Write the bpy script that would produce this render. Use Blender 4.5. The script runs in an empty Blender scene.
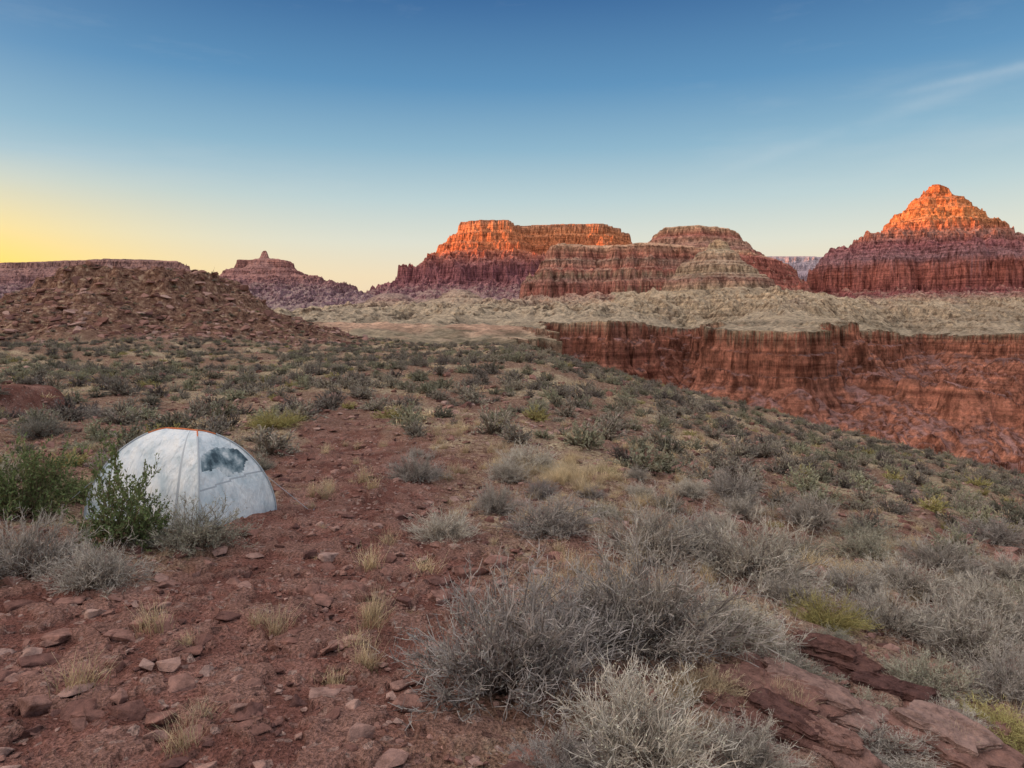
import bpy, math, random, bmesh
import numpy as np
from mathutils import Vector
F=745.0; CZ=2.3; HY=330.0
random.seed(3); rng=np.random.default_rng(7)
scn=bpy.context.scene

# ---------------- noise ----------------
_p=np.random.default_rng(11).permutation(256).astype(np.int32)
_p=np.concatenate([_p,_p,_p])
_a=np.random.default_rng(12).uniform(0,2*np.pi,256)
_gx=np.cos(_a).astype(np.float32); _gy=np.sin(_a).astype(np.float32)
def pn(x,y,seed=0):
    x=np.asarray(x,dtype=np.float32)+seed*17.31; y=np.asarray(y,dtype=np.float32)+seed*7.77
    xf=np.floor(x); yf=np.floor(y)
    xi=xf.astype(np.int32)&255; yi=yf.astype(np.int32)&255
    fx=x-xf; fy=y-yf
    u=fx*fx*fx*(fx*(fx*6-15)+10); v=fy*fy*fy*(fy*(fy*6-15)+10)
    def g(ix,iy,dx,dy):
        h=_p[_p[ix&255]+(iy&255)]
        return _gx[h]*dx+_gy[h]*dy
    a=g(xi,yi,fx,fy); b=g(xi+1,yi,fx-1,fy); c=g(xi,yi+1,fx,fy-1); d=g(xi+1,yi+1,fx-1,fy-1)
    return (a+(b-a)*u+((c+(d-c)*u)-(a+(b-a)*u))*v)*1.5
def fbm(x,y,o=4,seed=0,gain=.5):
    s=0;a=1;f=1
    for i in range(o):
        s=s+a*pn(x*f,y*f,seed+i*3); a*=gain; f*=2.03
    return s
def ridge(x,y,o=3,seed=0):
    s=0;a=1;f=1
    for i in range(o):
        s=s+a*(1-2*np.abs(pn(x*f,y*f,seed+i*5))); a*=.5; f*=2.1
    return s
def sst(a,b,x):
    t=np.clip((x-a)/(b-a),0,1); return t*t*(3-2*t)
def softp(x,w):
    return w*np.logaddexp(0,np.clip(x/w,-50,50)) + np.where(x/w>50,x-50*w,0)

# ---------------- material helpers ----------------
def newmat(name):
    m=bpy.data.materials.new(name); m.use_nodes=True
    nt=m.node_tree; b=nt.nodes['Principled BSDF']
    b.inputs['Roughness'].default_value=.9
    if 'Specular IOR Level' in b.inputs: b.inputs['Specular IOR Level'].default_value=.15
    return m,nt,b
def diffmat(name):
    m=bpy.data.materials.new(name); m.use_nodes=True; nt=m.node_tree
    nt.nodes.remove(nt.nodes['Principled BSDF'])
    b=nt.nodes.new('ShaderNodeBsdfDiffuse'); nt.links.new(b.outputs[0],nt.nodes['Material Output'].inputs[0])
    return m,nt,b
def N(nt,t,**k):
    n=nt.nodes.new(t)
    for a,v in k.items(): setattr(n,a,v)
    return n
def mixc(nt,fac,a,b,bt='MIX'):
    n=N(nt,'ShaderNodeMix',data_type='RGBA',blend_type=bt)
    for s,v in ((0,fac),(6,a),(7,b)):
        if isinstance(v,(int,float)): n.inputs[s].default_value=v
        elif isinstance(v,tuple): n.inputs[s].default_value=(*v,1)
        else: nt.links.new(v,n.inputs[s])
    return n.outputs[2]
def mth(nt,op,a,b=None,c=None,clamp=False):
    n=N(nt,'ShaderNodeMath',operation=op); n.use_clamp=clamp
    for i,v in enumerate((a,b,c)):
        if v is None: continue
        if isinstance(v,(int,float)): n.inputs[i].default_value=v
        else: nt.links.new(v,n.inputs[i])
    return n.outputs[0]
def noise(nt,vec,scale,detail=5,rough=.55):
    n=N(nt,'ShaderNodeTexNoise'); n.inputs['Scale'].default_value=scale; n.inputs['Detail'].default_value=detail; n.inputs['Roughness'].default_value=rough
    nt.links.new(vec,n.inputs['Vector']); return n.outputs['Fac']
def ramp(nt,fac,stops):
    r=N(nt,'ShaderNodeValToRGB'); e=r.color_ramp.elements
    while len(e)<len(stops): e.new(.5)
    for i,(p,c) in enumerate(stops):
        e[i].position=p; e[i].color=(*c,1) if isinstance(c,tuple) else (c,c,c,1)
    nt.links.new(fac,r.inputs[0]); return r.outputs[0]
def mrange(nt,v,a,b,c=0.,d=1.):
    n=N(nt,'ShaderNodeMapRange'); n.inputs[1].default_value=a;n.inputs[2].default_value=b;n.inputs[3].default_value=c;n.inputs[4].default_value=d
    nt.links.new(v,n.inputs[0]); return n.outputs[0]

def link(o): scn.collection.objects.link(o); return o
def mesh_np(name,V,Fq,mat=None,attrs={},smooth=False,nside=4):
    me=bpy.data.meshes.new(name)
    V=np.ascontiguousarray(V,dtype=np.float32); Fq=np.ascontiguousarray(Fq,dtype=np.int32)
    me.vertices.add(len(V)); me.vertices.foreach_set('co',V.ravel())
    n=len(Fq); me.loops.add(n*nside); me.loops.foreach_set('vertex_index',Fq.ravel())
    me.polygons.add(n); me.polygons.foreach_set('loop_start',np.arange(0,n*nside,nside,dtype=np.int32))
    me.polygons.foreach_set('loop_total',np.full(n,nside,dtype=np.int32))
    me.polygons.foreach_set('use_smooth',np.full(n,smooth,dtype=bool))
    for k,v in attrs.items():
        if v.ndim==1:
            a=me.attributes.new(k,'FLOAT','POINT'); a.data.foreach_set('value',v.astype(np.float32))
        else:
            a=me.color_attributes.new(k,'FLOAT_COLOR','POINT')
            c=np.ones((len(v),4),dtype=np.float32); c[:,:3]=v; a.data.foreach_set('color',c.ravel())
    me.update(calc_edges=True)
    if mat: me.materials.append(mat)
    return me
def gridfaces(nr,nc):
    i=np.arange(nr*nc).reshape(nr,nc)
    return np.stack([i[:-1,:-1],i[:-1,1:],i[1:,1:],i[1:,:-1]],-1).reshape(-1,4)

# ---------------- near ground ----------------
def bank(x,y): return np.hypot((x+17.5)/4.5,(y-22)/2.2)+.2*fbm(x/2,y/2,2,41)
def hilld(x,y):
    dx=x+56; dy=(y-116)/1.25
    return np.hypot(np.where(dx>0,dx/33,dx/37.),dy/30)
def G(x,y):
    x=np.asarray(x,dtype=np.float64); y=np.asarray(y,dtype=np.float64)
    r=np.hypot(x,y)
    z=-.25*softp(x-1.3,1.3)
    az=x/np.maximum(y,1)
    w=sst(-.12,.12,az)
    z=z-w*.42*softp(r-105,9)-(1-w)*.025*softp(r-110,12)
    far=sst(14,50,r)
    z=z+far*.9*fbm(x/24,y/24,3,1)+ sst(5,14,r)*.16*fbm(x/5,y/5,3,4)
    z=z+.055*fbm(x/1.6,y/1.6,3,9)
    st=sst(1.0,3.0,x)*(1-sst(60,100,r))
    q=(x*.8-y*.25)/1.7+.8*fbm(x/3,y/3,2,21)
    fr=q-np.floor(q)
    z=z-st*.16*(sst(0.0,.16,fr)-fr)
    d=hilld(x,y)+.06*fbm(x/7,y/7,4,31)
    hz=np.interp(d,[0,.2,.33,.345,.38,.392,.5,.512,.7,.71,.85,1.,1.5],[11.3,11.1,10.7,9.4,9.0,7.8,6.6,5.8,3.9,3.4,1.9,.6,-.3])
    hz=hz+.45*fbm(x/2.5,y/2.5,4,33)*sst(1.1,.8,d)
    z=z+np.where(d<1.5,np.maximum(hz,-.3)+.3*1,0)*sst(1.5,1.1,d)
    z=z+2.0*np.exp(-(((x+92)/14)**2+((y-112)/25)**2))
    z=z+.75*sst(1.05,.75,bank(x,y))
    return z
def bare(x,y):
    n2=fbm(x/1.7,y/1.7,3,51)*.45
    a=sst(.25,-.25,(x+.16*y+n2*.5))*sst(7.6,6.2,y+n2)
    xc=np.interp(y,[5,8,10,14,20,26],[-2.2,-1.9,-2.0,-3.0,-4.6,-6.0]); wd=np.interp(y,[5,8,10,14,20,26],[1.8,1.3,1.15,1.1,1.0,.4])
    b=sst(1.35,.7,np.abs(x-xc+n2*1.2)/wd)*sst(25,15,y)
    return np.clip(np.maximum(a,b),0,1)
def hit(px,py):
    t=np.geomspace(2.,300,5000); dx=(px-512)/F; dz=(HY-py)/F
    zz=CZ+t*dz; g=G(t*dx,t)
    k=np.argmax(zz<g)
    if not (zz<g).any(): k=len(t)-1
    return float(t[k]*dx),float(t[k]),float(g[k])

nr,nc=900,850
rr=np.concatenate([np.geomspace(2.0,160,nr-70),np.geomspace(161,420,70)])
tt=np.linspace(-.90,.90,nc)
R,T=np.meshgrid(rr,tt,indexing='ij')
X=R*np.sin(T); Y=R*np.cos(T)-1.2
Z=G(X,Y)
nearw=sst(40,8,R)
Z=Z+nearw*(.020*fbm(X/.28,Y/.28,4,61)+.016*ridge(X/.5,Y/.5,3,66))
pl=fbm(X/.4,Y/.4,4,71); pm=sst(.10,.15,pl); Z=Z+nearw*.035*pm
Z=Z+sst(20,60,R)*.10*fbm(X/.9,Y/.9,3,75)
B=np.maximum(bare(X,Y),sst(1.25,.9,bank(X,Y)))
B=np.maximum(B,.8*sst(.18,.45,fbm(X/2.6,Y/2.6,3,85))*sst(40,15,R))
patch=sst(-.1,.5,fbm(X/4,Y/4,3,81))
hill=sst(1.15,.85,hilld(X,Y))
gm,nt,bs=diffmat('desert_ground')
geo=N(nt,'ShaderNodeNewGeometry').outputs['Position']
def attr(nt,n):
    a=N(nt,'ShaderNodeAttribute'); a.attribute_name=n; return a
bA=attr(nt,'bare').outputs['Fac']; pA=attr(nt,'patch').outputs['Fac']; hA=attr(nt,'hill').outputs['Fac']; plA=attr(nt,'plate').outputs['Fac']
n1=noise(nt,geo,1.3,5,.62); n2=noise(nt,geo,9,4,.65); n3=noise(nt,geo,45,2,.6)
dirt=ramp(nt,n1,[(.32,(.13,.06,.048)),(.5,(.24,.112,.087)),(.68,(.38,.21,.165))])
soil=ramp(nt,n2,[(.3,(.15,.085,.062)),(.5,(.29,.18,.125)),(.66,(.46,.34,.23))])
straw=ramp(nt,n2,[(.35,(.25,.17,.10)),(.5,(.48,.37,.24)),(.7,(.66,.56,.38))])
soil=mixc(nt,pA,soil,straw)
col=mixc(nt,bA,soil,dirt)
col=mixc(nt,mth(nt,'MULTIPLY',plA,.55),col,(.31,.185,.145))
hn=noise(nt,geo,1.3,6,.75)
hillc=ramp(nt,hn,[(.38,(.045,.024,.018)),(.47,(.15,.078,.052)),(.55,(.25,.145,.10)),(.66,(.52,.38,.25))])
col=mixc(nt,hA,col,hillc)
vo=N(nt,'ShaderNodeTexVoronoi'); vo.inputs['Scale'].default_value=14
wn=N(nt,'ShaderNodeVectorMath',operation='ADD'); nt.links.new(geo,wn.inputs[0])
nx=N(nt,'ShaderNodeTexNoise'); nx.inputs['Scale'].default_value=7; nt.links.new(geo,nx.inputs['Vector'])
sc=N(nt,'ShaderNodeVectorMath',operation='SCALE'); sc.inputs['Scale'].default_value=.12; nt.links.new(nx.outputs['Color'],sc.inputs[0]); nt.links.new(sc.outputs[0],wn.inputs[1])
nt.links.new(wn.outputs[0],vo.inputs['Vector'])
vs=N(nt,'ShaderNodeSeparateColor'); nt.links.new(vo.outputs['Color'],vs.inputs[0])
stone=mrange(nt,vs.outputs[0],.55,.6)
stone=mth(nt,'MULTIPLY',stone,mrange(nt,vo.outputs['Distance'],.5,.42))
stc=ramp(nt,vs.outputs[1],[(0,(.10,.056,.048)),(.5,(.25,.145,.12)),(1,(.42,.30,.25))])
col=mixc(nt,mth(nt,'MULTIPLY',stone,.75),col,stc)
col=mixc(nt,.85,col,ramp(nt,n3,[(.3,(.38,.36,.34)),(.7,(1.5,1.5,1.5))]),'MULTIPLY')
nt.links.new(col,bs.inputs['Color'])
bp=N(nt,'ShaderNodeBump'); bp.inputs['Strength'].default_value=1.; bp.inputs['Distance'].default_value=.06
nt.links.new(mth(nt,'ADD',n3,mth(nt,'MULTIPLY',n2,1.2)),bp.inputs['Height']); nt.links.new(bp.outputs[0],bs.inputs['Normal'])
me=mesh_np('ground',np.stack([X,Y,Z],-1).reshape(-1,3),gridfaces(nr,nc)[:,::-1],gm,{'bare':B.ravel(),'patch':patch.ravel(),'hill':hill.ravel(),'plate':(pm*nearw).ravel()},True)
link(bpy.data.objects.new('ground',me))

# ---------------- canyon terrain ----------------
def P(px,d): return ((px-512)/F*d,d)
def poly(l): return [P(a,b) for a,b in l]
def sdf(x,y,pg):
    d2=np.full(x.shape,1e12,dtype=np.float32); ins=np.zeros(x.shape,bool)
    n=len(pg)
    for i in range(n):
        ax,ay=pg[i]; bx,by=pg[(i+1)%n]
        ex,ey=bx-ax,by-ay
        wx=x-ax; wy=y-ay
        t=np.clip((wx*ex+wy*ey)/(ex*ex+ey*ey+1e-6),0,1)
        d2=np.minimum(d2,(wx-ex*t)**2+(wy-ey*t)**2)
        c=((ay>y)!=(by>y))
        if ey!=0: ins^= c&(x<(ex*(y-ay)/ey+ax))
    d=np.sqrt(d2); return np.where(ins,-d,d)
cp=np.linspace(-130,1160,1200)
yy=np.concatenate([np.geomspace(300,760,60,endpoint=False),np.geomspace(760,6600,1200,endpoint=False),np.geomspace(6600,9500,60),np.array([12000,20000,60000])])
YY,PX=np.meshgrid(yy,cp,indexing='ij'); XX=(PX-512)/F*YY
XX=XX.astype(np.float32); YY=YY.astype(np.float32)
w1=fbm(XX/420,YY/420,4,101); w2=ridge(XX/170,YY/170,3,111)-.6; w3=fbm(XX/45,YY/45,4,121); w4=ridge(XX/60,YY/60,3,125)-.6
w5=ridge(XX/380,YY/380,2,131)-.5
wg=ridge(XX/150+.5*w1,YY/560,3,141)-.5; wh=ridge(XX/42+.4*w3,YY/230,3,147)-.5
kd=np.clip((YY-1250)/900,0,1.6)
base=3+.004*np.clip(YY-1000,0,6000)+(6+14*kd)*w1+(4+8*kd)*w2+10*kd*w5+2.5*w4
base=base-.04*np.clip(900-YY,0,600)*.4
feats=[]
def feat(name,pg,prof,an=(40,25,8),fine=18,fa=.6,cols=None,haze=0.,skirt=0.):
    d=sdf(XX,YY,pg)
    g=np.clip(d/260,.3,1.7)
    dn=d+an[0]*1.1*w1*g.clip(.5,1.4)+an[1]*1.7*w2*g+an[1]*1.2*w5*g+an[2]*1.3*(w3+.9*w4)
    p=np.array(prof,dtype=np.float32)
    p=np.concatenate([p,[[p[-1,0]+800,p[-1,1]-60],[p[-1,0]+9000,-800]]])
    z=np.interp(dn.ravel(),p[:,0],p[:,1]).reshape(dn.shape)
    if fine:
        q=(z+5*w1)/fine; fr=q-np.floor(q)
        z=z+fa*fine*(sst(.25,.75,fr)-fr)*sst(50,120,z)
    if skirt:
        z=z+skirt*1.7*(wg+.4*wh+.35*w2)*sst(130,260,dn)*sst(1700,800,dn)
    feats.append((name,z,cols,haze))
RED=(.35,.125,.095); RDK=(.25,.09,.095); TAN=(.38,.29,.20); CRM=(.50,.33,.21); PUR=(.27,.15,.16); OLV=(.26,.21,.15); BRN=(.32,.17,.135)  # RDK is red darkened to put shade into the lower bands
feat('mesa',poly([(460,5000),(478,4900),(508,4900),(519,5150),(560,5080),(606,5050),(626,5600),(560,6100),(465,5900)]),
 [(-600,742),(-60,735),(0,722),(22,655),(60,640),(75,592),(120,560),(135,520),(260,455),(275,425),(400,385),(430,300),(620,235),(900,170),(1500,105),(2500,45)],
 (45,34,14),22,.7,[(0,OLV),(90,BRN),(150,PUR),(300,RDK),(390,RDK),(440,RED),(490,(.42,.14,.08)),(520,(.50,.165,.065)),(600,(.55,.20,.075)),(680,(.57,.22,.085)),(740,(.5,.28,.17))],.10,24)  # upper bands tinted orange: sunset glow put into the rock colour
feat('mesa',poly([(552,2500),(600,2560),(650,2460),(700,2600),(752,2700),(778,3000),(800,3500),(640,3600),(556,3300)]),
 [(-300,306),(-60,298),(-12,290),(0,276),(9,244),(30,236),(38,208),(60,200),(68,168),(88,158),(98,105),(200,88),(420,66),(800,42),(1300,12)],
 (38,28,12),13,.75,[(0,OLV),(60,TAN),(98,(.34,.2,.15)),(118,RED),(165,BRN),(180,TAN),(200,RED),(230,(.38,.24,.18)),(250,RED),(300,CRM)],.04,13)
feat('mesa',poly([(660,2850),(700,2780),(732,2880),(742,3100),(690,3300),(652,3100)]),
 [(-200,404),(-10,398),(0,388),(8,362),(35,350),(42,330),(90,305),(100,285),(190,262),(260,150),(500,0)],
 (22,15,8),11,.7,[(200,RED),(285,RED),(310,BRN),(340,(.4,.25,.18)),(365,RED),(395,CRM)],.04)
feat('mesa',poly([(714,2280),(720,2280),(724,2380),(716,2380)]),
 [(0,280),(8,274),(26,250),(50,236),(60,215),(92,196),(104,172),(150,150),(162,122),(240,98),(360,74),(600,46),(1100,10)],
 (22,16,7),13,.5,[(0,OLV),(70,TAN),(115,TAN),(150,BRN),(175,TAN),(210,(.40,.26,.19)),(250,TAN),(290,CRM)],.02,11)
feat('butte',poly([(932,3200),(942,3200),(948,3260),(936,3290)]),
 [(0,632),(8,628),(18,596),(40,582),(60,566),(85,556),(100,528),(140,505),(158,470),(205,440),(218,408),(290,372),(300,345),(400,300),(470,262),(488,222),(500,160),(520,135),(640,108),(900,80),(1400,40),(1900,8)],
 (26,24,11),19,.7,[(0,OLV),(90,TAN),(135,RDK),(190,RED),(255,RED),(280,PUR),(350,RDK),(400,BRN),(420,(.40,.15,.09)),(470,(.55,.24,.10)),(540,(.55,.21,.085)),(632,(.56,.17,.06))],.04,16)  # summit bands also carry the low sun's orange in their colour
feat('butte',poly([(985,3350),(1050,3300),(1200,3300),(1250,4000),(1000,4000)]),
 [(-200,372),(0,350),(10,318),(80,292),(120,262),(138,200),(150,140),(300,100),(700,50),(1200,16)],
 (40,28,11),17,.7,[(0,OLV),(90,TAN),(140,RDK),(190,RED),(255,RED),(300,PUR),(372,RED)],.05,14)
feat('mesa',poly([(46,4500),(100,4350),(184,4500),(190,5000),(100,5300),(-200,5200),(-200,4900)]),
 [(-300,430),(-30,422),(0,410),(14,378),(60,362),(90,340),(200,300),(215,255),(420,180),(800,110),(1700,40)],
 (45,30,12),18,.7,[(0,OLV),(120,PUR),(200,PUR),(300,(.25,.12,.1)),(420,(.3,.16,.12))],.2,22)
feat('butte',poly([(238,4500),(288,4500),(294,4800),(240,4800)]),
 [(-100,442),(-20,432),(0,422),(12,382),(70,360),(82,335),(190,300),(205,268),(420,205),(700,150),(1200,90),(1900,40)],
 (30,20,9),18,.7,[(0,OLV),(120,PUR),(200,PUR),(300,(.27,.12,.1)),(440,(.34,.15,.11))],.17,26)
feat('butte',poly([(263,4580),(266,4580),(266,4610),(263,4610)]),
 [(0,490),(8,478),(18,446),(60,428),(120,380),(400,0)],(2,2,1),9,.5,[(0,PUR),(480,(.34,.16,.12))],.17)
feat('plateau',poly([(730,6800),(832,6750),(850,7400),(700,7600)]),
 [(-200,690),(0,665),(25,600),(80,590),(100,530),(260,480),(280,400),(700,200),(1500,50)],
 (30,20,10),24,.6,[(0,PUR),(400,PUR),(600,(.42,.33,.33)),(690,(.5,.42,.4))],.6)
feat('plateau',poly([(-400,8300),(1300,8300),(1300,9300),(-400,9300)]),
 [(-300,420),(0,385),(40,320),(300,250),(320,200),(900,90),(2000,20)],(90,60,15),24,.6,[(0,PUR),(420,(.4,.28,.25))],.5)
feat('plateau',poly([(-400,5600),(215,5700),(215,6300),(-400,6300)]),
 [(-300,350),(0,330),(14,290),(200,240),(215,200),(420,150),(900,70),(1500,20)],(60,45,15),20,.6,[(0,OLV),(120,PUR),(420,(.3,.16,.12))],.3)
# shale ribs and talus cones rising from the platform
SC=[(0,OLV),(60,TAN),(95,(.33,.22,.16)),(150,PUR)]
for pg,h,wd in [([(330,4100),(410,3700),(400,3000),(380,3000),(395,3650),(320,4050)],150,900),
 ([(520,3300),(470,2700),(455,2100),(462,2100),(478,2700),(528,3300)],118,800),
 ([(585,2300),(592,1900),(596,1900),(590,2300)],80,420),([(668,2200),(672,1750),(676,1750),(674,2200)],78,380),
 ([(800,2500),(792,1700),(797,1700),(806,2500)],86,450),([(862,2900),(858,2300),(864,2300),(870,2900)],104,480),
 ([(958,2900),(950,2350),(956,2350),(966,2900)],108,480),([(1040,2900),(1036,2400),(1042,2400),(1048,2900)],104,480),
 ([(420,4300),(428,3500),(434,3500),(430,4300)],190,800),([(330,2400),(345,1800),(350,1800),(338,2400)],60,600)]:
    feat('slope',poly(pg),[(0,h),(wd*.05,h*.86),(wd*.07,h*.76),(wd*.22,h*.55),(wd*.5,h*.30),(wd,h*.06)],(18,14,5),9,.6,SC,.05,7)
# side canyon cut below the platform
void=poly([(552,60),(548,900),(540,1330),(566,1270),(610,1200),(650,1260),(676,1480),(694,1800),(704,1500),(714,1090),(740,980),(790,950),(822,1000),(842,1200),(860,1700),(925,2100),(1010,1850),(1120,2000),(1400,2100),(2600,1500),(2600,60)])
dv=-sdf(XX,YY,void)
dvn=dv+18*w1+24*w2+11*(w3+1.0*w4)
labels=np.zeros(XX.shape,np.int32); H=base.copy()
for i,(n,z,c,h) in enumerate(feats):
    m=z>H; H=np.where(m,z,H); labels[m]=i+1
kc=np.clip(1+.55*w1+.35*w5,.45,1.5)
cut=np.interp(dvn.ravel(),[0,3,13,15,25,27],[0,-26,-30,-54,-57,-68]).reshape(H.shape)*kc+np.interp(dvn.ravel(),[27,60,130,300,600,900],[0,-22,-64,-160,-300,-400]).reshape(H.shape)
gul=sst(20,130,dvn)*(18*wg+10*wh)
rimw=sst(-200,0,dvn)
lim=np.where(YY>1500,16-24*sst(1500,1900,YY),16)+9*w1+7*w5+3*w4
H=H*(1-rimw)+np.minimum(H,lim)*rimw
H2=np.where(dvn>0,H*sst(60,0,dvn)+cut+gul,H)
sp=sdf(XX,YY,poly([(832,1040),(930,900),(1040,800),(1125,740),(1125,755),(1040,820),(932,930),(840,1090)]))
spz=np.interp((sp+14*w2+5*w3+8*w4).ravel(),[0,6,14,20,60,110,500],[0,-10,-30,-36,-62,-92,-330]).reshape(H.shape)+np.interp(XX,[420,600,900],[-44,-86,-140])+7*wh
iscut=dvn>0
H2=np.where(iscut,np.maximum(H2,spz),H2)
H=H2+1.0*w3
dzdy=np.gradient(H,axis=0)/np.maximum(np.gradient(YY,axis=0),1e-3); dzdx=np.gradient(H,axis=1)/np.maximum(np.gradient(XX,axis=1),1e-3)
slope=np.hypot(dzdx,dzdy)
cliff=sst(.65,1.15,slope)
C=np.zeros(H.shape+(3,),np.float32)
gully_shade=np.clip(1+.38*wh+.34*wg+.15*w4,.45,1.6)[...,None]  # gully shading put into the vertex colour: hollows darker, ribs lighter
mx=sst(-.3,.5,w1+.6*w3)[...,None]
C[:]=(np.array(OLV,np.float32)*(1-mx)+np.array((.33,.215,.155),np.float32)*mx)*(1+.25*w3[...,None])*gully_shade
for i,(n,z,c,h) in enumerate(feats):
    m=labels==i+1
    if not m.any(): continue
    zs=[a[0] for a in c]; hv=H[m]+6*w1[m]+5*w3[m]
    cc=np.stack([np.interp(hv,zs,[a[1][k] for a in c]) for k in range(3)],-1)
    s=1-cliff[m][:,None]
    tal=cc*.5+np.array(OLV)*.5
    tal=np.where((hv>260)[:,None],cc*.75+np.array((.34,.18,.13))*.25,tal)*gully_shade[m]
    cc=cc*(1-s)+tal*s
    cc=cc*(1-h)+np.array((.33,.29,.36))*h  # distance haze mixed into the rock colour
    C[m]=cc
sl=1-cliff[...,None]
cutc=np.array((.31,.135,.095),np.float32)*(1-sl)+np.array((.205,.112,.10),np.float32)*sl*gully_shade
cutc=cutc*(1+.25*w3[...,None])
C=np.where(iscut[...,None],cutc,C)
C=np.clip(C,.02,.8)
cm,nt,bs=diffmat('canyon_rock')
geo=N(nt,'ShaderNodeNewGeometry').outputs['Position']
ca=attr(nt,'Col').outputs['Color']; clA=attr(nt,'cliff').outputs['Fac']
mp=N(nt,'ShaderNodeMapping'); mp.inputs['Scale'].default_value=(.0035,.0035,.13); nt.links.new(geo,mp.inputs['Vector'])
st1=noise(nt,mp.outputs[0],1.,4,.65)
mp2=N(nt,'ShaderNodeMapping'); mp2.inputs['Scale'].default_value=(.075,.075,.011); nt.links.new(geo,mp2.inputs['Vector'])
st2=noise(nt,mp2.outputs[0],1.,4,.65)
st3=noise(nt,geo,.12,5,.8)
c=mixc(nt,mrange(nt,clA,0,1,.12,.85),ca,ramp(nt,st1,[(.33,(.48,.42,.42)),(.47,(.92,.9,.88)),(.53,(1.05,1.05,1.05)),(.66,(1.5,1.45,1.35))]),'MULTIPLY')
c=mixc(nt,mrange(nt,clA,0,1,.1,.85),c,ramp(nt,st2,[(.38,(.38,.34,.34)),(.5,(1,1,1)),(.62,(1.35,1.35,1.35))]),'MULTIPLY')
c=mixc(nt,.85,c,ramp(nt,st3,[(.38,(.5,.52,.5)),(.6,(1.4,1.37,1.3))]),'MULTIPLY')
nt.links.new(c,bs.inputs['Color'])
bp=N(nt,'ShaderNodeBump'); bp.inputs['Strength'].default_value=.8; bp.inputs['Distance'].default_value=9.
nt.links.new(mth(nt,'ADD',mth(nt,'MULTIPLY',st2,clA),mth(nt,'MULTIPLY',st3,.6)),bp.inputs['Height']); nt.links.new(bp.outputs[0],bs.inputs['Normal'])
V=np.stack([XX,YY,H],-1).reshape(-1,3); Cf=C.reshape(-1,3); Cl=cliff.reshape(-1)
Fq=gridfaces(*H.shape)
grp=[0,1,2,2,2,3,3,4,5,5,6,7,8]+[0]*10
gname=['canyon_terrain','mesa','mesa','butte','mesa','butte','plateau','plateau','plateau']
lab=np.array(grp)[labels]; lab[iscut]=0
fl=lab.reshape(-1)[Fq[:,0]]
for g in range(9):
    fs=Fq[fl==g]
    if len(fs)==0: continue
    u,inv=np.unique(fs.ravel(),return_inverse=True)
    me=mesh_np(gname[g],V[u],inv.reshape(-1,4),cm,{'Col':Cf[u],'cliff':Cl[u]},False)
    link(bpy.data.objects.new(gname[g],me))

# added sun-blocking ridge, out of frame left; its shadow covers the canyon floor
SEL=math.radians(2.0)
ny,nx_=260,60
yg=np.linspace(-6000,9500,ny); tg=np.linspace(0,1,nx_)
YR,TR=np.meshgrid(yg,tg,indexing='ij')
prof=np.interp(TR,[0,.06,.3,.36,.6,.66,.8,1],[-50,150,330,480,560,665,700,712])
XR=-5600-TR*1800+120*fbm(YR/500,TR*2,3,201)
ZR=prof+18*fbm(YR/700,TR,3,205)
me=mesh_np('sun_block_ridge',np.stack([XR,YR,ZR],-1).reshape(-1,3),gridfaces(ny,nx_)[:,::-1],cm,{'Col':np.tile(np.array([RED],np.float32),(ny*nx_,1)),'cliff':np.ones(ny*nx_)},False)
link(bpy.data.objects.new('sun_block_ridge',me))

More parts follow.
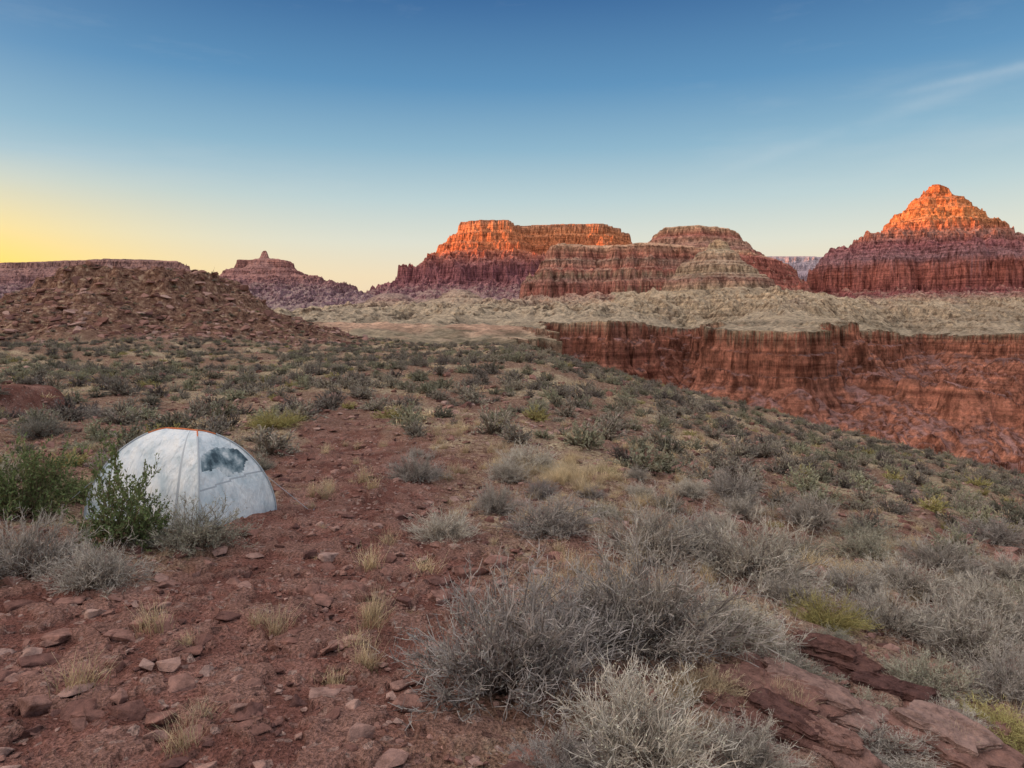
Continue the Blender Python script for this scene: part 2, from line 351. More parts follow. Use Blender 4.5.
# ---------------- vegetation ----------------
def quads(P0,P1,w0,w1,t0,t1,r):
    d=P1-P0; rv=r.normal(size=d.shape); s=np.cross(d,rv); s/=np.linalg.norm(s,axis=1,keepdims=True)+1e-9
    n=len(P0)
    V=np.stack([P0-s*w0[:,None],P0+s*w0[:,None],P1+s*w1[:,None],P1-s*w1[:,None]],1).reshape(-1,3)
    T_=np.stack([t0,t0,t1,t1],1).reshape(-1)
    return V,np.arange(n*4).reshape(n,4),T_
def bush(seed,stems=130,twigs=16,w=.0022,leaf=0,ls=.008,H=.62,up=.35,curl=.12,sub=2):
    r=np.random.default_rng(seed)
    Q=[]
    th=r.uniform(0,2*np.pi,stems); el=np.arccos(1-r.uniform(0,1,stems)**(1-up)*.96)
    lob=1+.22*np.sin(th*2+r.uniform(0,6))+.15*np.sin(th*3+r.uniform(0,6))
    D_=np.stack([np.sin(el)*np.cos(th)*.5*lob,np.sin(el)*np.sin(th)*.5*lob,np.cos(el)*H*.95+.04],1)
    L=r.uniform(.62,1.05,stems)[:,None]
    base=np.stack([r.normal(0,.07,stems),r.normal(0,.07,stems),np.full(stems,-.03)],1)
    pts=[base]; K=4
    for k in range(1,K+1):
        f=k/K
        p=base+D_*L*f; p[:,2]+=.10*np.sin(f*np.pi)*L[:,0]*(.5)
        p+=r.normal(0,.025,p.shape)*(f<1.1)
        pts.append(p)
    for k in range(K):
        a=np.full(stems,w*2.6*(1-k/K*.7)); b=np.full(stems,w*2.6*(1-(k+1)/K*.7))
        Q.append(quads(pts[k],pts[k+1],a,b,np.full(stems,k/K*.6),np.full(stems,(k+1)/K*.6),r))
    n=stems*twigs
    si=np.repeat(np.arange(stems),twigs); f=r.uniform(.35,1,n)*K*.999; k=f.astype(int); fr=(f-k)[:,None]
    PT=np.stack(pts,0); a=PT[k,si]*(1-fr)+PT[k+1,si]*fr
    def nrm(v): return v/(np.linalg.norm(v,axis=1,keepdims=True)+1e-9)
    out=nrm(D_)[si]
    d=nrm(out*.9+r.normal(0,.55,(n,3))+np.array([0,0,.35]))
    l=r.uniform(.06,.17,n)[:,None]
    m=a+d*l*.5+r.normal(0,.006,(n,3)); d2=nrm(d+r.normal(0,curl*2,(n,3))); e=m+d2*l*.5
    tt0=f/K*.8
    Q.append(quads(a,m,np.full(n,w),np.full(n,w*.8),tt0,tt0+.1,r)); Q.append(quads(m,e,np.full(n,w*.8),np.full(n,w*.5),tt0+.1,tt0+.2,r))
    for s in range(sub):
        f2=r.uniform(.2,1,n)[:,None]; a2=a*(1-f2)+e*f2
        d3=nrm(d+r.normal(0,.6,(n,3))); e2=a2+d3*r.uniform(.025,.07,n)[:,None]
        Q.append(quads(a2,e2,np.full(n,w*.7),np.full(n,w*.4),tt0+.1,tt0+.2,r))
    for s in range(leaf):
        f2=r.uniform(0,1.05,n)[:,None]; a2=a*(1-f2)+e*f2
        d3=nrm(d+r.normal(0,1.,(n,3)))
        Q.append(quads(a2,a2+d3*ls*2,np.full(n,ls*.4),np.full(n,ls*.5),np.full(n,1.5),np.full(n,1.5),r))
    V=[];F_=[];T_=[];o=0
    for v,f_,t in Q: V.append(v);F_.append(f_+o);T_.append(t);o+=len(v)
    V=np.concatenate(V); V[:,2]=np.maximum(V[:,2],-.05)
    return V,np.concatenate(F_),np.concatenate(T_)
def grass(seed,n=140,h=.3,w=.0025,spread=.09,lean=.5):
    r=np.random.default_rng(seed)
    b=np.stack([r.normal(0,spread*.5,n),r.normal(0,spread*.5,n),np.full(n,-.01)],1)
    th=r.uniform(0,2*np.pi,n); le=r.uniform(0,lean,n); L=h*r.uniform(.5,1.1,n)
    d=np.stack([np.cos(th)*le,np.sin(th)*le,np.ones(n)],1); d/=np.linalg.norm(d,axis=1,keepdims=True)
    Q=[];p=b;K=3
    for k in range(K):
        d=d+np.stack([np.cos(th)*le*.35,np.sin(th)*le*.35,-np.full(n,.08*k)],1); d/=np.linalg.norm(d,axis=1,keepdims=True)
        q=p+d*(L/K)[:,None]
        Q.append(quads(p,q,np.full(n,w*(1-k*.3)),np.full(n,w*(1-(k+1)*.3)),np.full(n,k/K),np.full(n,(k+1)/K),r)); p=q
    V=[];F_=[];T_=[];o=0
    for v,f_,t in Q: V.append(v);F_.append(f_+o);T_.append(t);o+=len(v)
    return np.concatenate(V),np.concatenate(F_),np.concatenate(T_)
def plantmat(name,inner,tip,leafc,var=.35):
    m,nt,b=diffmat(name)
    t=attr(nt,'tip').outputs['Fac']
    c=mixc(nt,mrange(nt,t,.1,.95),inner,tip)
    c=mixc(nt,mrange(nt,t,1.2,1.4),c,leafc)
    oi=N(nt,'ShaderNodeObjectInfo').outputs['Random']
    c=mixc(nt,1.,c,ramp(nt,oi,[(0,(1-var,1-var*1.1,1-var)),(.5,(1,.97,.93)),(1,(1+var,1+var*.9,1+var*.6))]),'MULTIPLY')
    g=N(nt,'ShaderNodeNewGeometry').outputs['Position']
    c=mixc(nt,.6,c,ramp(nt,noise(nt,g,12,1),[(.3,(.6,.6,.6)),(.7,(1.35,1.35,1.35))]),'MULTIPLY')
    nt.links.new(c,b.inputs['Color']); return m
mGrey=plantmat('grey_twigs',(.11,.082,.068),(.51,.475,.42),(.43,.43,.35),.28)
mSage=plantmat('sage_leaves',(.12,.095,.075),(.42,.39,.32),(.33,.34,.26),.28)
mFG=plantmat('grey_twigs_far',(.10,.075,.06),(.34,.30,.265),(.29,.285,.225),.4)  # darker tones for the distant grey shrubs
mFS=plantmat('sage_leaves_far',(.11,.088,.065),(.34,.32,.24),(.27,.285,.20),.4)  # darker tones for the distant sage
mGreen=plantmat('green_leaves',(.12,.08,.06),(.25,.24,.14),(.15,.20,.085),.2)
mYel=plantmat('yellowgreen_stems',(.18,.14,.06),(.46,.42,.18),(.40,.40,.16),.2)
mStraw=plantmat('dry_grass',(.34,.25,.14),(.78,.65,.43),(.6,.5,.3),.25)
def coll(name,items,mat):
    c=bpy.data.collections.new(name)
    for i,(v,f,t) in enumerate(items):
        me=mesh_np('%s_%02d'%(name,i),v,f,mat,{'tip':t})
        c.objects.link(bpy.data.objects.new('%s_%02d'%(name,i),me))
    return c
near_grey=[bush(i,140,15,.0024,1,.006) for i in range(5)]
near_sage=[bush(20+i,120,12,.0024,3,.008,.6) for i in range(3)]
cG=coll('near_grey',near_grey,mGrey); cS=coll('near_sage',near_sage,mSage)
near_yel=[bush(40+i,260,8,.0022,1,.006,.7,.75,.05,1) for i in range(2)]; cY=coll('near_yel',near_yel,mYel)
fG=coll('far_grey',[bush(60+i,42,8,.010,2,.017,.6,sub=0) for i in range(5)],mFG)
fS=coll('far_sage',[bush(70+i,40,8,.010,3,.018,.58,sub=0) for i in range(5)],mFS)
fY=coll('far_yel',[bush(80+i,60,5,.009,1,.014,.6,.7,.05,0) for i in range(2)],mYel)
cT=coll('tuft',[grass(90+i,110,.26,.002) for i in range(5)],mStraw)
fT=coll('ftuft',[grass(96+i,24,.3,.011,.3,.9) for i in range(4)],mStraw)

def scatter(name,pts,rot,scl,idx,col):
    me=bpy.data.meshes.new(name); me.vertices.add(len(pts)); me.vertices.foreach_set('co',np.asarray(pts,np.float32).ravel())
    a=me.attributes.new('rot','FLOAT_VECTOR','POINT'); a.data.foreach_set('vector',np.asarray(rot,np.float32).ravel())
    a=me.attributes.new('scl','FLOAT_VECTOR','POINT'); a.data.foreach_set('vector',np.asarray(scl,np.float32).ravel())
    a=me.attributes.new('idx','INT','POINT'); a.data.foreach_set('value',np.asarray(idx,np.int32))
    o=link(bpy.data.objects.new(name,me))
    ng=bpy.data.node_groups.new(name+'_nodes','GeometryNodeTree')
    ng.interface.new_socket('Geometry',in_out='INPUT',socket_type='NodeSocketGeometry')
    ng.interface.new_socket('Geometry',in_out='OUTPUT',socket_type='NodeSocketGeometry')
    gi=ng.nodes.new('NodeGroupInput'); go=ng.nodes.new('NodeGroupOutput')
    ci=ng.nodes.new('GeometryNodeCollectionInfo'); ci.inputs['Collection'].default_value=col
    ci.inputs['Separate Children'].default_value=True; ci.inputs['Reset Children'].default_value=True
    ip=ng.nodes.new('GeometryNodeInstanceOnPoints'); ip.inputs['Pick Instance'].default_value=True
    def na(n,t):
        x=ng.nodes.new('GeometryNodeInputNamedAttribute'); x.data_type=t; x.inputs['Name'].default_value=n
        return [s for s in x.outputs if s.enabled][0]
    e=ng.nodes.new('FunctionNodeEulerToRotation')
    L=ng.links.new
    L(gi.outputs[0],ip.inputs['Points']); L(ci.outputs[0],ip.inputs['Instance'])
    L(na('rot','FLOAT_VECTOR'),e.inputs[0]); L(e.outputs[0],ip.inputs['Rotation'])
    L(na('scl','FLOAT_VECTOR'),ip.inputs['Scale']); L(na('idx','INT'),ip.inputs['Instance Index'])
    L(ip.outputs[0],go.inputs[0])
    md=o.modifiers.new('scatter','NODES'); md.node_group=ng
    return o

# individually placed foreground shrubs: (px, base py, width px, height/width, kind)
KEY=[(510,712,235,.95,'g'),(645,672,200,1.0,'g'),(580,660,140,.9,'g'),(640,800,210,.9,'g'),(745,785,120,.8,'g'),(560,790,110,.7,'g'),(735,655,120,.95,'g'),(705,712,80,1.1,'y2'),(826,632,72,1.1,'y'),
(650,568,110,1.1,'g'),(752,590,120,1.05,'g'),(700,562,85,1.,'g'),(790,610,75,.85,'g'),(550,540,100,.8,'g'),(445,545,75,.8,'g'),(415,484,56,1.05,'g'),(496,516,48,1.2,'g'),(508,484,46,.95,'g'),(540,500,38,.9,'g'),
(276,430,50,.85,'y'),(25,585,120,1.,'g'),(98,596,100,.9,'g'),(198,556,92,.95,'s'),(150,550,40,.8,'s'),(22,525,125,1.25,'n'),(75,508,60,1.,'n'),(118,556,125,1.35,'n2'),(140,552,80,1.1,'n2'),(42,440,55,.9,'s'),(95,418,30,.8,'g'),
(965,668,135,.9,'g'),(985,625,95,.9,'g'),(885,640,90,.85,'g'),(905,600,90,.85,'g'),(850,600,80,.75,'g'),(925,700,95,.85,'s'),(800,690,70,.6,'s'),(1010,710,110,.85,'g'),(1000,765,100,.6,'y'),(880,778,120,.5,'g'),(940,575,80,.85,'g'),(860,562,70,.8,'s'),(800,562,60,.85,'s'),(990,545,70,.8,'g'),(1015,590,80,.8,'g'),(940,640,80,.8,'s'),(830,650,50,.6,'s'),(1020,650,90,.8,'g'),(775,672,70,.7,'g'),(865,722,60,.6,'s'),(950,735,70,.6,'g'),(605,520,40,.8,'s'),(640,500,36,.9,'g'),(690,500,44,.9,'g'),(740,520,50,.85,'g'),(590,500,30,.8,'g')]
gm1=[bush(300,40,13,.0022,7,.011,.75,.5,.2,1),bush(301,90,12,.002,7,.010,.62)]
MB={'g':[o.data for o in cG.objects],'s':[o.data for o in cS.objects],'y':[o.data for o in cY.objects],
 'n':[mesh_np('leafy',*gm1[1][:2],mGreen,{'tip':gm1[1][2]})],'n2':[mesh_np('leafy_open',*gm1[0][:2],mGreen,{'tip':gm1[0][2]})]}
b2=near_yel[0]; MB['y2']=[mesh_np('pale',*b2[:2],mStraw,{'tip':b2[2]})]
NM={'g':'blackbrush_shrub','s':'sagebrush_shrub','y':'snakeweed_shrub','y2':'dry_grass_clump','n':'green_shrub','n2':'green_shrub'}
keys=[]
for i,(px,py,wp,hr,k) in enumerate(KEY):
    x,y,z=hit(px,py)
    w=wp*y/F*.98
    y+=w*.25; x=(px-512)/F*y; z=float(G(x,y))
    o=link(bpy.data.objects.new(NM[k],MB[k][i%len(MB[k])]))
    o.location=(x,y,z); o.rotation_euler=(0,0,random.uniform(0,6.28)); o.scale=(w,w,w*hr*1.02)
    keys.append((x,y,w))
keys=np.array(keys)
TX,TY=-4.10,9.25   # tent centre
def scatpts(n,r0,r1,power=1.,amax=.86):
    r=(rng.uniform(0,1,n)**power)*(r1-r0)+r0; a=rng.uniform(-amax,amax,n)
    return r*np.sin(a),r*np.cos(a)
def ok(x,y,s):
    d=np.hypot(x[:,None]-keys[None,:,0],y[:,None]-keys[None,:,1])
    m=(d>(keys[None,:,2]*.42+s[:,None]*.35)).all(1)
    m&=np.hypot(x-TX,y-TY)>1.5+s*.5
    m&=~((np.abs(x/y+.445)<.16)&(y<9)&(y>3))
    return m
n=21000
x,y=scatpts(n,8.5,150,.62); s=rng.uniform(.4,1.05,n)**1.1
b=bare(x,y); hd_=hilld(x,y)
dens=np.where(hd_<1.,.22,1)*(.5+.5*(fbm(x/6,y/6,2,91)>-.15))
s=np.where(hd_<1,s*.8,s)
m=(b<.35)&(rng.uniform(0,1,n)<dens)&ok(x,y,s)&(y>5)
x,y,s=x[m],y[m],s[m]
cell={};keep=[]
for i in np.argsort(-s):
    cx,cy=int(x[i]//1.4),int(y[i]//1.4); good=True
    for a in(-1,0,1):
        for c_ in(-1,0,1):
            for j in cell.get((cx+a,cy+c_),()):
                if (x[i]-x[j])**2+(y[i]-y[j])**2<(s[i]*.46+s[j]*.46)**2: good=False;break
    if good: cell.setdefault((cx,cy),[]).append(i); keep.append(i)
keep=np.array(keep); x,y,s=x[keep],y[keep],s[keep]
z=G(x,y)
typ=rng.uniform(0,1,len(x)); rr_=np.hypot(x,y)
def put(name,m,col,nv,hs=(.8,1.15),sm=1.):
    k=m.sum()
    rot=np.stack([rng.normal(0,.08,k),rng.normal(0,.08,k),rng.uniform(0,6.28,k)],1)
    sc_=np.stack([s[m]*rng.uniform(.9,1.2,k),s[m]*rng.uniform(.9,1.2,k),s[m]*rng.uniform(*hs,k)],1)*sm
    scatter(name,np.stack([x[m],y[m],z[m]],1),rot,sc_,rng.integers(0,nv,k),col)
nearm=rr_<14
put('blackbrush_shrubs',nearm&(typ<.62),cG,5); put('sagebrush_shrubs',nearm&(typ>=.62)&(typ<.93),cS,3); put('snakeweed_shrubs',nearm&(typ>=.93),cY,2,sm=.7)
put('distant_blackbrush',~nearm&(typ<.6),fG,5); put('distant_sagebrush',~nearm&(typ>=.6)&(typ<.93),fS,5); put('distant_snakeweed',~nearm&(typ>=.93),fY,2,sm=.8)
n=1000; x,y=scatpts(n,3,20,.8); s=rng.uniform(.3,1.1,n)
m=ok(x,y,s*.2)&((bare(x,y)<.3)|(rng.uniform(0,1,n)<.10)); x,y,s=x[m],y[m],s[m]; z=G(x,y)
put('dry_grass_tufts',np.ones(len(x),bool),cT,5,(.6,1.1))
ex=[]
for (px,py,k) in [(565,480,60),(600,490,34),(545,468,26),(315,495,10),(375,612,5),(250,640,3),(600,590,12),(870,585,12),(910,560,10),(180,740,3),(330,455,6),(600,580,10),(340,660,2),(140,660,2),(385,570,3),(650,610,8),(460,430,14),(700,440,14)]:
    hx,hy,_=hit(px,py)
    for j in range(k): ex.append((hx+random.gauss(0,.35*hy/9),hy+random.gauss(0,.45*hy/9)))
ex=np.array(ex); x,y=ex[:,0],ex[:,1]; s=rng.uniform(.5,1.3,len(x)); z=G(x,y)
put('bunchgrass',np.ones(len(x),bool),cT,5,(.7,1.2))
n=9000; x,y=scatpts(n,16,130,.7); s=rng.uniform(.5,1.3,n); hd_=hilld(x,y)
m=(bare(x,y)<.3)&((fbm(x/4,y/4,3,81)>-.05)|(hd_<1))&ok(x,y,s*.2); x,y,s=x[m],y[m],s[m]; z=G(x,y)
put('distant_dry_grass',np.ones(len(x),bool),fT,4,(.5,.9))

# ---------------- rocks ----------------
def rockmat(name,k=1.,bd=.03):
    m,nt,bs=diffmat(name)
    geo=N(nt,'ShaderNodeNewGeometry').outputs['Position']; oi=N(nt,'ShaderNodeObjectInfo').outputs['Random']
    s_=lambda *c:tuple(v*k for v in c)
    c=ramp(nt,oi,[(0,s_(.13,.07,.062)),(.35,s_(.23,.12,.095)),(.7,s_(.31,.175,.14)),(1,s_(.40,.27,.225))])
    c=mixc(nt,.85,c,ramp(nt,noise(nt,geo,11,5,.7),[(.3,(.40,.38,.38)),(.5,(1,1,1)),(.7,(1.55,1.5,1.45))]),'MULTIPLY')
    nt.links.new(c,bs.inputs['Color'])
    bp=N(nt,'ShaderNodeBump'); bp.inputs['Strength'].default_value=1.; bp.inputs['Distance'].default_value=bd
    nt.links.new(noise(nt,geo,18,5,.75),bp.inputs['Height']); nt.links.new(bp.outputs[0],bs.inputs['Normal'])
    return m
rm=rockmat('red_sandstone'); rm2=rockmat('ledge_sandstone',1.0,.06)
def rock(i,flat=.35,npt=16):
    r=random.Random(500+i); bm=bmesh.new()
    for k in range(npt):
        v=Vector((r.uniform(-1,1),r.uniform(-1,1),r.uniform(-1,1)))
        v=v.normalized()*r.uniform(.75,1.1)
        v.x*=.5; v.y*=.5*r.uniform(.75,1); v.z=max(-.5,min(.5,v.z*.8))*flat
        bm.verts.new(v)
    bmesh.ops.convex_hull(bm,input=bm.verts)
    for v in [v for v in bm.verts if not v.link_faces]: bm.verts.remove(v)
    bmesh.ops.bevel(bm,geom=bm.edges[:],offset=.02,segments=1,affect='EDGES')
    me=bpy.data.meshes.new('rock_%02d'%i); bm.to_mesh(me); bm.free(); me.materials.append(rm); return me
cR=bpy.data.collections.new('rocks')
for i in range(14): cR.objects.link(bpy.data.objects.new('stone_%02d'%i,rock(i,random.uniform(.22,.6),random.choice([9,11,14]))))
def rocks(name,n,r0,r1,pw,smin,smax,e):
    global x,y,s,z
    x,y=scatpts(n,r0,r1,pw); s=smin+(smax-smin)*rng.uniform(0,1,n)**e
    m=(np.hypot(x-TX,y-TY)>1.35)
    x,y,s=x[m],y[m],s[m]; z=G(x,y)+s*.10+.014
    put(name,np.ones(len(x),bool),cR,14,(.6,1.1))
rocks('gravel',16000,2.6,13,.8,.015,.07,2)
rocks('stones',7000,2.8,26,.85,.05,.26,2.6)
rocks('scattered_rocks',5500,14,110,.7,.12,.6,3)
n=6500; x=-58+rng.uniform(-40,36,n); y=rng.uniform(78,122,n); s=.2+1.9*rng.uniform(0,1,n)**5
m=hilld(x,y)<1.05; x,y,s=x[m],y[m],s[m]; z=G(x,y); put('hill_boulders',np.ones(len(x),bool),cR,14,(.7,1.2))
# layered ledge outcrop, lower right
def slab(seed,a,b,t):
    r=random.Random(seed); bm=bmesh.new(); n=34; ring=[]
    ph=[r.uniform(0,6.28) for _ in range(4)]
    for k in range(n):
        th=2*math.pi*k/n+r.uniform(-.05,.05)
        sq=1/max(abs(math.cos(th)),abs(math.sin(th)))**.75
        rad=sq*(1+.10*math.sin(2*th+ph[0])+.08*math.sin(5*th+ph[1])+r.uniform(-.09,.06))*.9
        ring.append((a*rad*math.cos(th),b*rad*math.sin(th)))
    lv=[(-t,1.0),(-t*.7,1.03),(-t*.66,.96),(-t*.35,.99),(-t*.3,.95),(-.010,.97),(0,.95)]
    rows=[]
    for z_,s_ in lv: rows.append([bm.verts.new((x_*s_+r.uniform(-.010,.010),y_*s_+r.uniform(-.010,.010),z_+r.uniform(-.006,.006))) for x_,y_ in ring])
    for f_ in (.8,.6,.35): rows.append([bm.verts.new((x_*f_+r.uniform(-.01,.01),y_*f_+r.uniform(-.01,.01),r.uniform(-.006,.02))) for x_,y_ in ring])
    for i_ in range(len(rows)-1):
        for k in range(n):
            bm.faces.new((rows[i_][k],rows[i_][(k+1)%n],rows[i_+1][(k+1)%n],rows[i_+1][k]))
    bm.faces.new(rows[-1])
    me=bpy.data.meshes.new('slab'); bm.to_mesh(me); bm.free(); me.materials.append(rm2); return me
SL=[(775,700,140,.5),(825,712,170,.5),(885,738,180,.5),(960,757,160,.55),(760,665,80,.6),(840,668,110,.5),(900,700,100,.4),(800,745,140,.5),(705,648,60,.4),(1010,775,150,.5),(735,720,70,.5),(845,770,110,.5)]
for i,(px,py,wp,ar) in enumerate(SL):
    hx,hy,hz=hit(px,py); w=wp*hy/F
    par=link(bpy.data.objects.new('rock_ledge',None)); par.location=(hx,hy,hz); par.rotation_euler=(random.uniform(-.06,.06),.12+random.uniform(-.06,.08),-.55+random.uniform(-.35,.35))
    for j in range(2+(i%2)):
        f_=1-.2*j
        o=link(bpy.data.objects.new('layer_%d'%j,slab(i*7+j,w*.5*f_,w*.5*ar*f_*1.25,.08))); o.parent=par
        o.location=(-.06*j,.04*j,.035+.055*j); o.rotation_euler=(random.uniform(-.04,.04),random.uniform(-.04,.04),random.uniform(-.3,.3))
for i,(px,py,wp,fl_,rz) in enumerate([(620,610,45,.3,.2),(360,745,38,.8,.6),(120,640,42,.25,.2),(40,665,45,.2,.5),(250,690,34,.4,.4),(290,640,40,.3,1),(180,690,36,.3,1),(440,600,36,.3,1),(330,560,30,.3,1),(470,575,40,.3,.2),(90,720,40,.25,.2),(500,565,36,.4,.2),(575,605,40,.3,2),(60,640,50,.2,2),(400,520,24,.4,1),(230,620,34,.25,.4),(20,610,40,.3,1),(320,700,42,.25,1.5),(400,690,30,.4,1)]):
    hx,hy,hz=hit(px,py); w=wp*hy/F
    o=link(bpy.data.objects.new('rock',rock(100+i,.5,22)))
    o.location=(hx,hy,hz+w*.08); o.scale=(w,w*.8,w*fl_*1.9); o.rotation_euler=(random.uniform(-.08,.08),random.uniform(0,.14),rz)

# ---------------- tent ----------------
tent=link(bpy.data.objects.new('tent',None)); 
tz=float(G(TX,TY))
tent.location=(TX,TY,tz); phi=math.radians(-25); tent.rotation_euler=(0,0,phi)
LA,LB,TH=.96,.60,1.08
fm,nt,bs=newmat('tent_fly_nylon'); bs.inputs['Roughness'].default_value=.5
tc=N(nt,'ShaderNodeTexCoord').outputs['Object']
c=ramp(nt,noise(nt,tc,3.6,5,.6),[(.36,(.52,.62,.66)),(.5,(.76,.82,.84)),(.62,(.86,.89,.88))])
nt.links.new(c,bs.inputs['Base Color'])
bp=N(nt,'ShaderNodeBump'); bp.inputs['Strength'].default_value=.9; bp.inputs['Distance'].default_value=.09
mpn=N(nt,'ShaderNodeMapping'); mpn.inputs['Scale'].default_value=(3,3,.9); nt.links.new(tc,mpn.inputs['Vector'])
nt.links.new(noise(nt,mpn.outputs[0],2.5,4),bp.inputs['Height']); nt.links.new(bp.outputs[0],bs.inputs['Normal'])
tr=N(nt,'ShaderNodeBsdfTranslucent'); tr.inputs['Color'].default_value=(.88,.93,.95,1)
ms=N(nt,'ShaderNodeMixShader'); ms.inputs[0].default_value=.2
nt.links.new(bs.outputs[0],ms.inputs[1]); nt.links.new(tr.outputs[0],ms.inputs[2]); nt.links.new(ms.outputs[0],nt.nodes['Material Output'].inputs[0])
wm,nt,bs=newmat('tent_mesh_window'); 
tc=N(nt,'ShaderNodeTexCoord').outputs['Object']
c=ramp(nt,noise(nt,tc,6,3),[(.38,(.05,.08,.10)),(.47,(.13,.19,.22)),(.56,(.30,.37,.40)),(.64,(.55,.6,.61))]); nt.links.new(c,bs.inputs['Base Color'])
om,nt,bs=newmat('tent_orange_trim'); bs.inputs['Base Color'].default_value=(.55,.17,.07,1)
gy,nt,bs=newmat('tent_grey_seam'); bs.inputs['Base Color'].default_value=(.40,.44,.47,1)
corn=[Vector((LA,-LB,0)),Vector((LA,LB,0)),Vector((-LA,LB,0)),Vector((-LA,-LB,0))]
ridg=[Vector((.26,0,0)),Vector((.26,0,0)),Vector((-.26,0,0)),Vector((-.26,0,0))]
def polep(i,a):
    c_,r_=corn[i%4],ridg[i%4]
    h=math.cos(a)**1.25
    p=r_+(c_-r_)*h; z_=TH*(math.sin(a)**1.02)
    return Vector((p.x,p.y,z_))
def panelp(i,u,a):
    p=polep(i,a).lerp(polep(i+1,a),u)
    c_=math.sin(math.pi*u)*math.sin(2*a)
    p.x*=1-.06*c_; p.y*=1-.10*c_
    if a<.3: p.z+=.05*math.sin(math.pi*u)*(1-a/.3)
    return p
NU,NA=80,80; V=[];Fs=[];mi=[]
for i in range(4):
    o=len(V)
    for a in range(NA+1):
        for u in range(NU+1):
            V.append(panelp(i,u/NU,a/NA*math.pi/2*.995+.004))
    for a in range(NA):
        for u in range(NU):
            k=o+a*(NU+1)+u; Fs.append((k,k+1,k+NU+2,k+NU+1))
            uu=(u+.5)/NU; aa=(a+.5)/NA; m_=0
            if i==0:
                top_=.62-.07*(uu*2-1)**2; bot_=.40+.045*math.sin(uu*8)+.015*math.sin(uu*23)
                if .05<uu<.93 and bot_<aa<top_: m_=1
                if abs(aa-.30-.05*uu)<.007: m_=2
            if i==3:
                if abs(uu-.80)<.010 and aa<.95: m_=2
            mi.append(m_)
me=bpy.data.meshes.new('fly'); me.from_pydata(V,[],Fs); me.materials.append(fm); me.materials.append(wm); me.materials.append(gy)
me.polygons.foreach_set('material_index',mi); me.polygons.foreach_set('use_smooth',[True]*len(Fs)); me.update()
def child(name,me,par=tent):
    o=link(bpy.data.objects.new(name,me)); o.parent=par; return o
child('fly',me)
def tube(name,pts,rad,mat):
    cu=bpy.data.curves.new(name,'CURVE'); cu.dimensions='3D'; cu.bevel_depth=rad; cu.bevel_resolution=2
    sp_=cu.splines.new('POLY'); sp_.points.add(len(pts)-1)
    for k,p in enumerate(pts): sp_.points[k].co=(*p,1)
    cu.materials.append(mat); o=child(name,cu); return o
for i in range(4):
    pts=[polep(i,a*math.pi/2/30)*1.006 for a in range(31)]
    tube('pole_sleeve_%d'%i,pts[:25],.010,gy); tube('pole_tip_%d'%i,pts[24:],.008,om)
tube('ridge_pole',[ridg[2]+Vector((-.02,0,TH+.005)),Vector((0,0,TH+.012)),ridg[0]+Vector((.02,0,TH+.005))],.009,om)
for i in range(4):
    tube('hem_%d'%i,[panelp(i,k/20,.004)+Vector((0,0,.004)) for k in range(21)],.009,om if i==0 else gy)
    c_=corn[i]; d_=Vector((c_.x,c_.y,0)).normalized()
    tube('guy_line_%d'%i,[polep(i,.5),c_+d_*.45+Vector((0,0,.0))],.003,gy)
    tube('stake_%d'%i,[c_+d_*.47+Vector((0,0,.05)),c_+d_*.43+Vector((0,0,-.1))],.006,gy)
bm=bmesh.new(); vs_=[bm.verts.new((c_.x*.9,c_.y*.88,.02)) for c_ in corn]; bm.faces.new(vs_)
r_=bmesh.ops.extrude_face_region(bm,geom=bm.faces[:]); bmesh.ops.translate(bm,verts=[v for v in r_['geom'] if isinstance(v,bmesh.types.BMVert)],vec=(0,0,.12))
me=bpy.data.meshes.new('tub_floor'); bm.to_mesh(me); bm.free(); me.materials.append(gy); child('tub_floor',me)

# ---------------- camera, light, sky ----------------
cam=bpy.data.cameras.new('camera'); co=link(bpy.data.objects.new('camera',cam))
cam.sensor_width=36; cam.lens=36*F/1024; cam.shift_y=-54/1024; cam.clip_start=.1; cam.clip_end=120000
co.location=(0,0,CZ); co.rotation_euler=(math.pi/2,0,0); scn.camera=co
sun=bpy.data.lights.new('sun','SUN'); sun.energy=5; sun.angle=math.radians(.5); sun.color=(1,.31,.05)
so=link(bpy.data.objects.new('sun',sun))
sd=Vector((-math.cos(SEL),-.28,math.sin(SEL)*1.03)).normalized()
so.rotation_euler=sd.to_track_quat('Z','Y').to_euler()
w=bpy.data.worlds.new('World'); scn.world=w; w.use_nodes=True; nt=w.node_tree; bg=nt.nodes['Background']
sky=N(nt,'ShaderNodeTexSky'); sky.sky_type='NISHITA'; sky.sun_disc=False; sky.sun_elevation=SEL; sky.sun_rotation=math.radians(-105)
tc=N(nt,'ShaderNodeTexCoord').outputs['Generated']
sepn=N(nt,'ShaderNodeSeparateXYZ'); nt.links.new(tc,sepn.inputs[0])
zc=sepn.outputs[2]
base=ramp(nt,zc,[(0,(.85,.62,.42)),(.07,(.84,.70,.50)),(.115,(.70,.71,.62)),(.17,(.48,.61,.64)),(.235,(.25,.44,.58)),(.31,(.10,.27,.48)),(.41,(.035,.13,.32)),(.55,(.12,.22,.42)),(.78,(1.2,1.13,1.16)),(1,(1.4,1.33,1.35))])  # upper stops, above the view, brightened as added fill light
def dot(v):
    n=N(nt,'ShaderNodeVectorMath',operation='DOT_PRODUCT'); nt.links.new(tc,n.inputs[0]); n.inputs[1].default_value=v; return n.outputs['Value']
g=Vector((-math.sin(math.radians(50)),math.cos(math.radians(50)),.02)).normalized()
gl=mth(nt,'POWER',mth(nt,'MAXIMUM',dot(g),0.),14.)
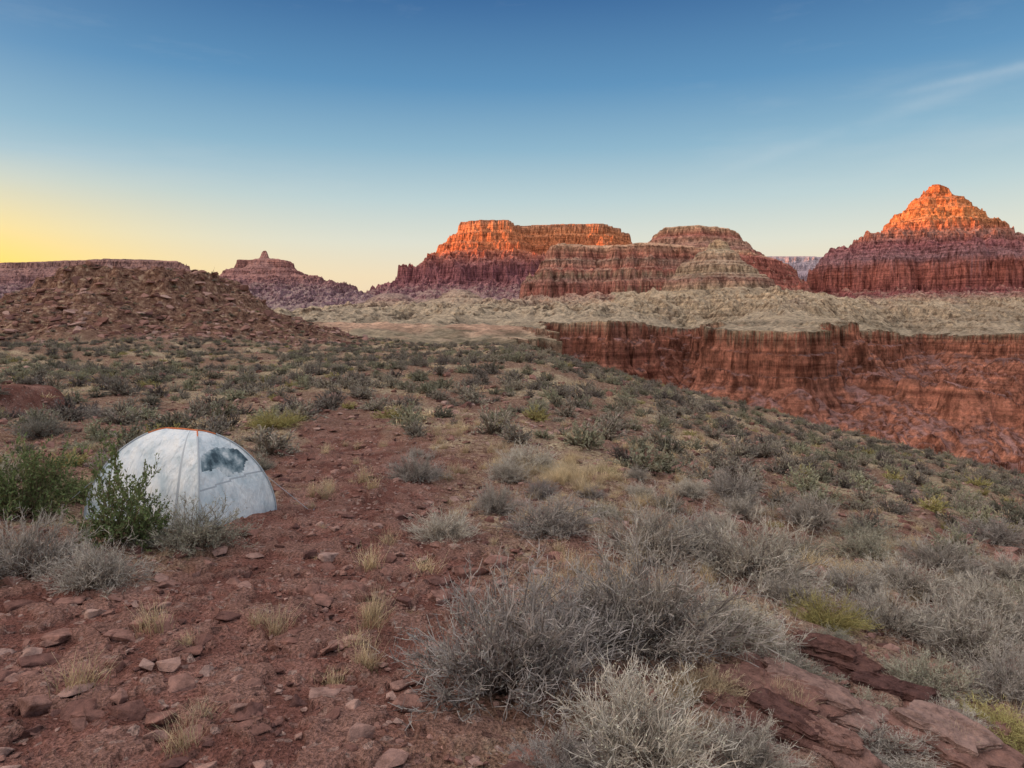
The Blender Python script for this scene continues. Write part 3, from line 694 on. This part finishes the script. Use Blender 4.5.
gl=mth(nt,'MULTIPLY',gl,mrange(nt,zc,.20,.05))
col=mixc(nt,mth(nt,'MULTIPLY',gl,1.6,clamp=True),base,(1.15,.76,.08))
# broad fill lobe added to the sky, beyond the left of the view
wl=mth(nt,'POWER',mth(nt,'MAXIMUM',dot(Vector((-.9,-.25,.38)).normalized()),0.),5.)
col=mixc(nt,wl,col,(2.7,2.3,2.05))
def streak(a,b,wd,amt,col):
    A=Vector((a[0]-512,F,HY-a[1])).normalized(); B_=Vector((b[0]-512,F,HY-b[1])).normalized()
    n_=A.cross(B_).normalized(); s_=mth(nt,'DIVIDE',dot(n_),wd); e_=mth(nt,'EXPONENT',mth(nt,'MULTIPLY',mth(nt,'MULTIPLY',s_,s_),-1.))
    along=dot((B_-A).normalized()); a0=A.dot((B_-A).normalized()); b0=B_.dot((B_-A).normalized())
    k_=mrange(nt,along,a0,a0+(b0-a0)*.6)
    nn=mrange(nt,noise(nt,tc,9,6,.6),.3,.65)
    f_=mth(nt,'MULTIPLY',mth(nt,'MULTIPLY',mth(nt,'MULTIPLY',e_,k_),nn),amt,clamp=True)
    return mixc(nt,f_,col,(.62,.68,.72))
col=streak((880,97),(1024,66),.005,.28,col)
col=streak((640,200),(880,118),.008,.16,col)
mpw=N(nt,'ShaderNodeMapping'); mpw.inputs['Scale'].default_value=(1,1,5); nt.links.new(tc,mpw.inputs['Vector'])
ci=mth(nt,'MULTIPLY',mrange(nt,noise(nt,mpw.outputs[0],2.6,7,.6),.52,.82),.16)
col=mixc(nt,ci,col,(.7,.72,.72))
ns=N(nt,'ShaderNodeVectorMath',operation='SCALE'); ns.inputs['Scale'].default_value=.03; nt.links.new(sky.outputs[0],ns.inputs[0])
ad=N(nt,'ShaderNodeVectorMath',operation='ADD'); nt.links.new(col,ad.inputs[0]); nt.links.new(ns.outputs[0],ad.inputs[1])
nt.links.new(ad.outputs[0],bg.inputs['Color']); bg.inputs['Strength'].default_value=1.0
scn.view_settings.view_transform='Standard'; scn.view_settings.look='None'; scn.view_settings.exposure=0
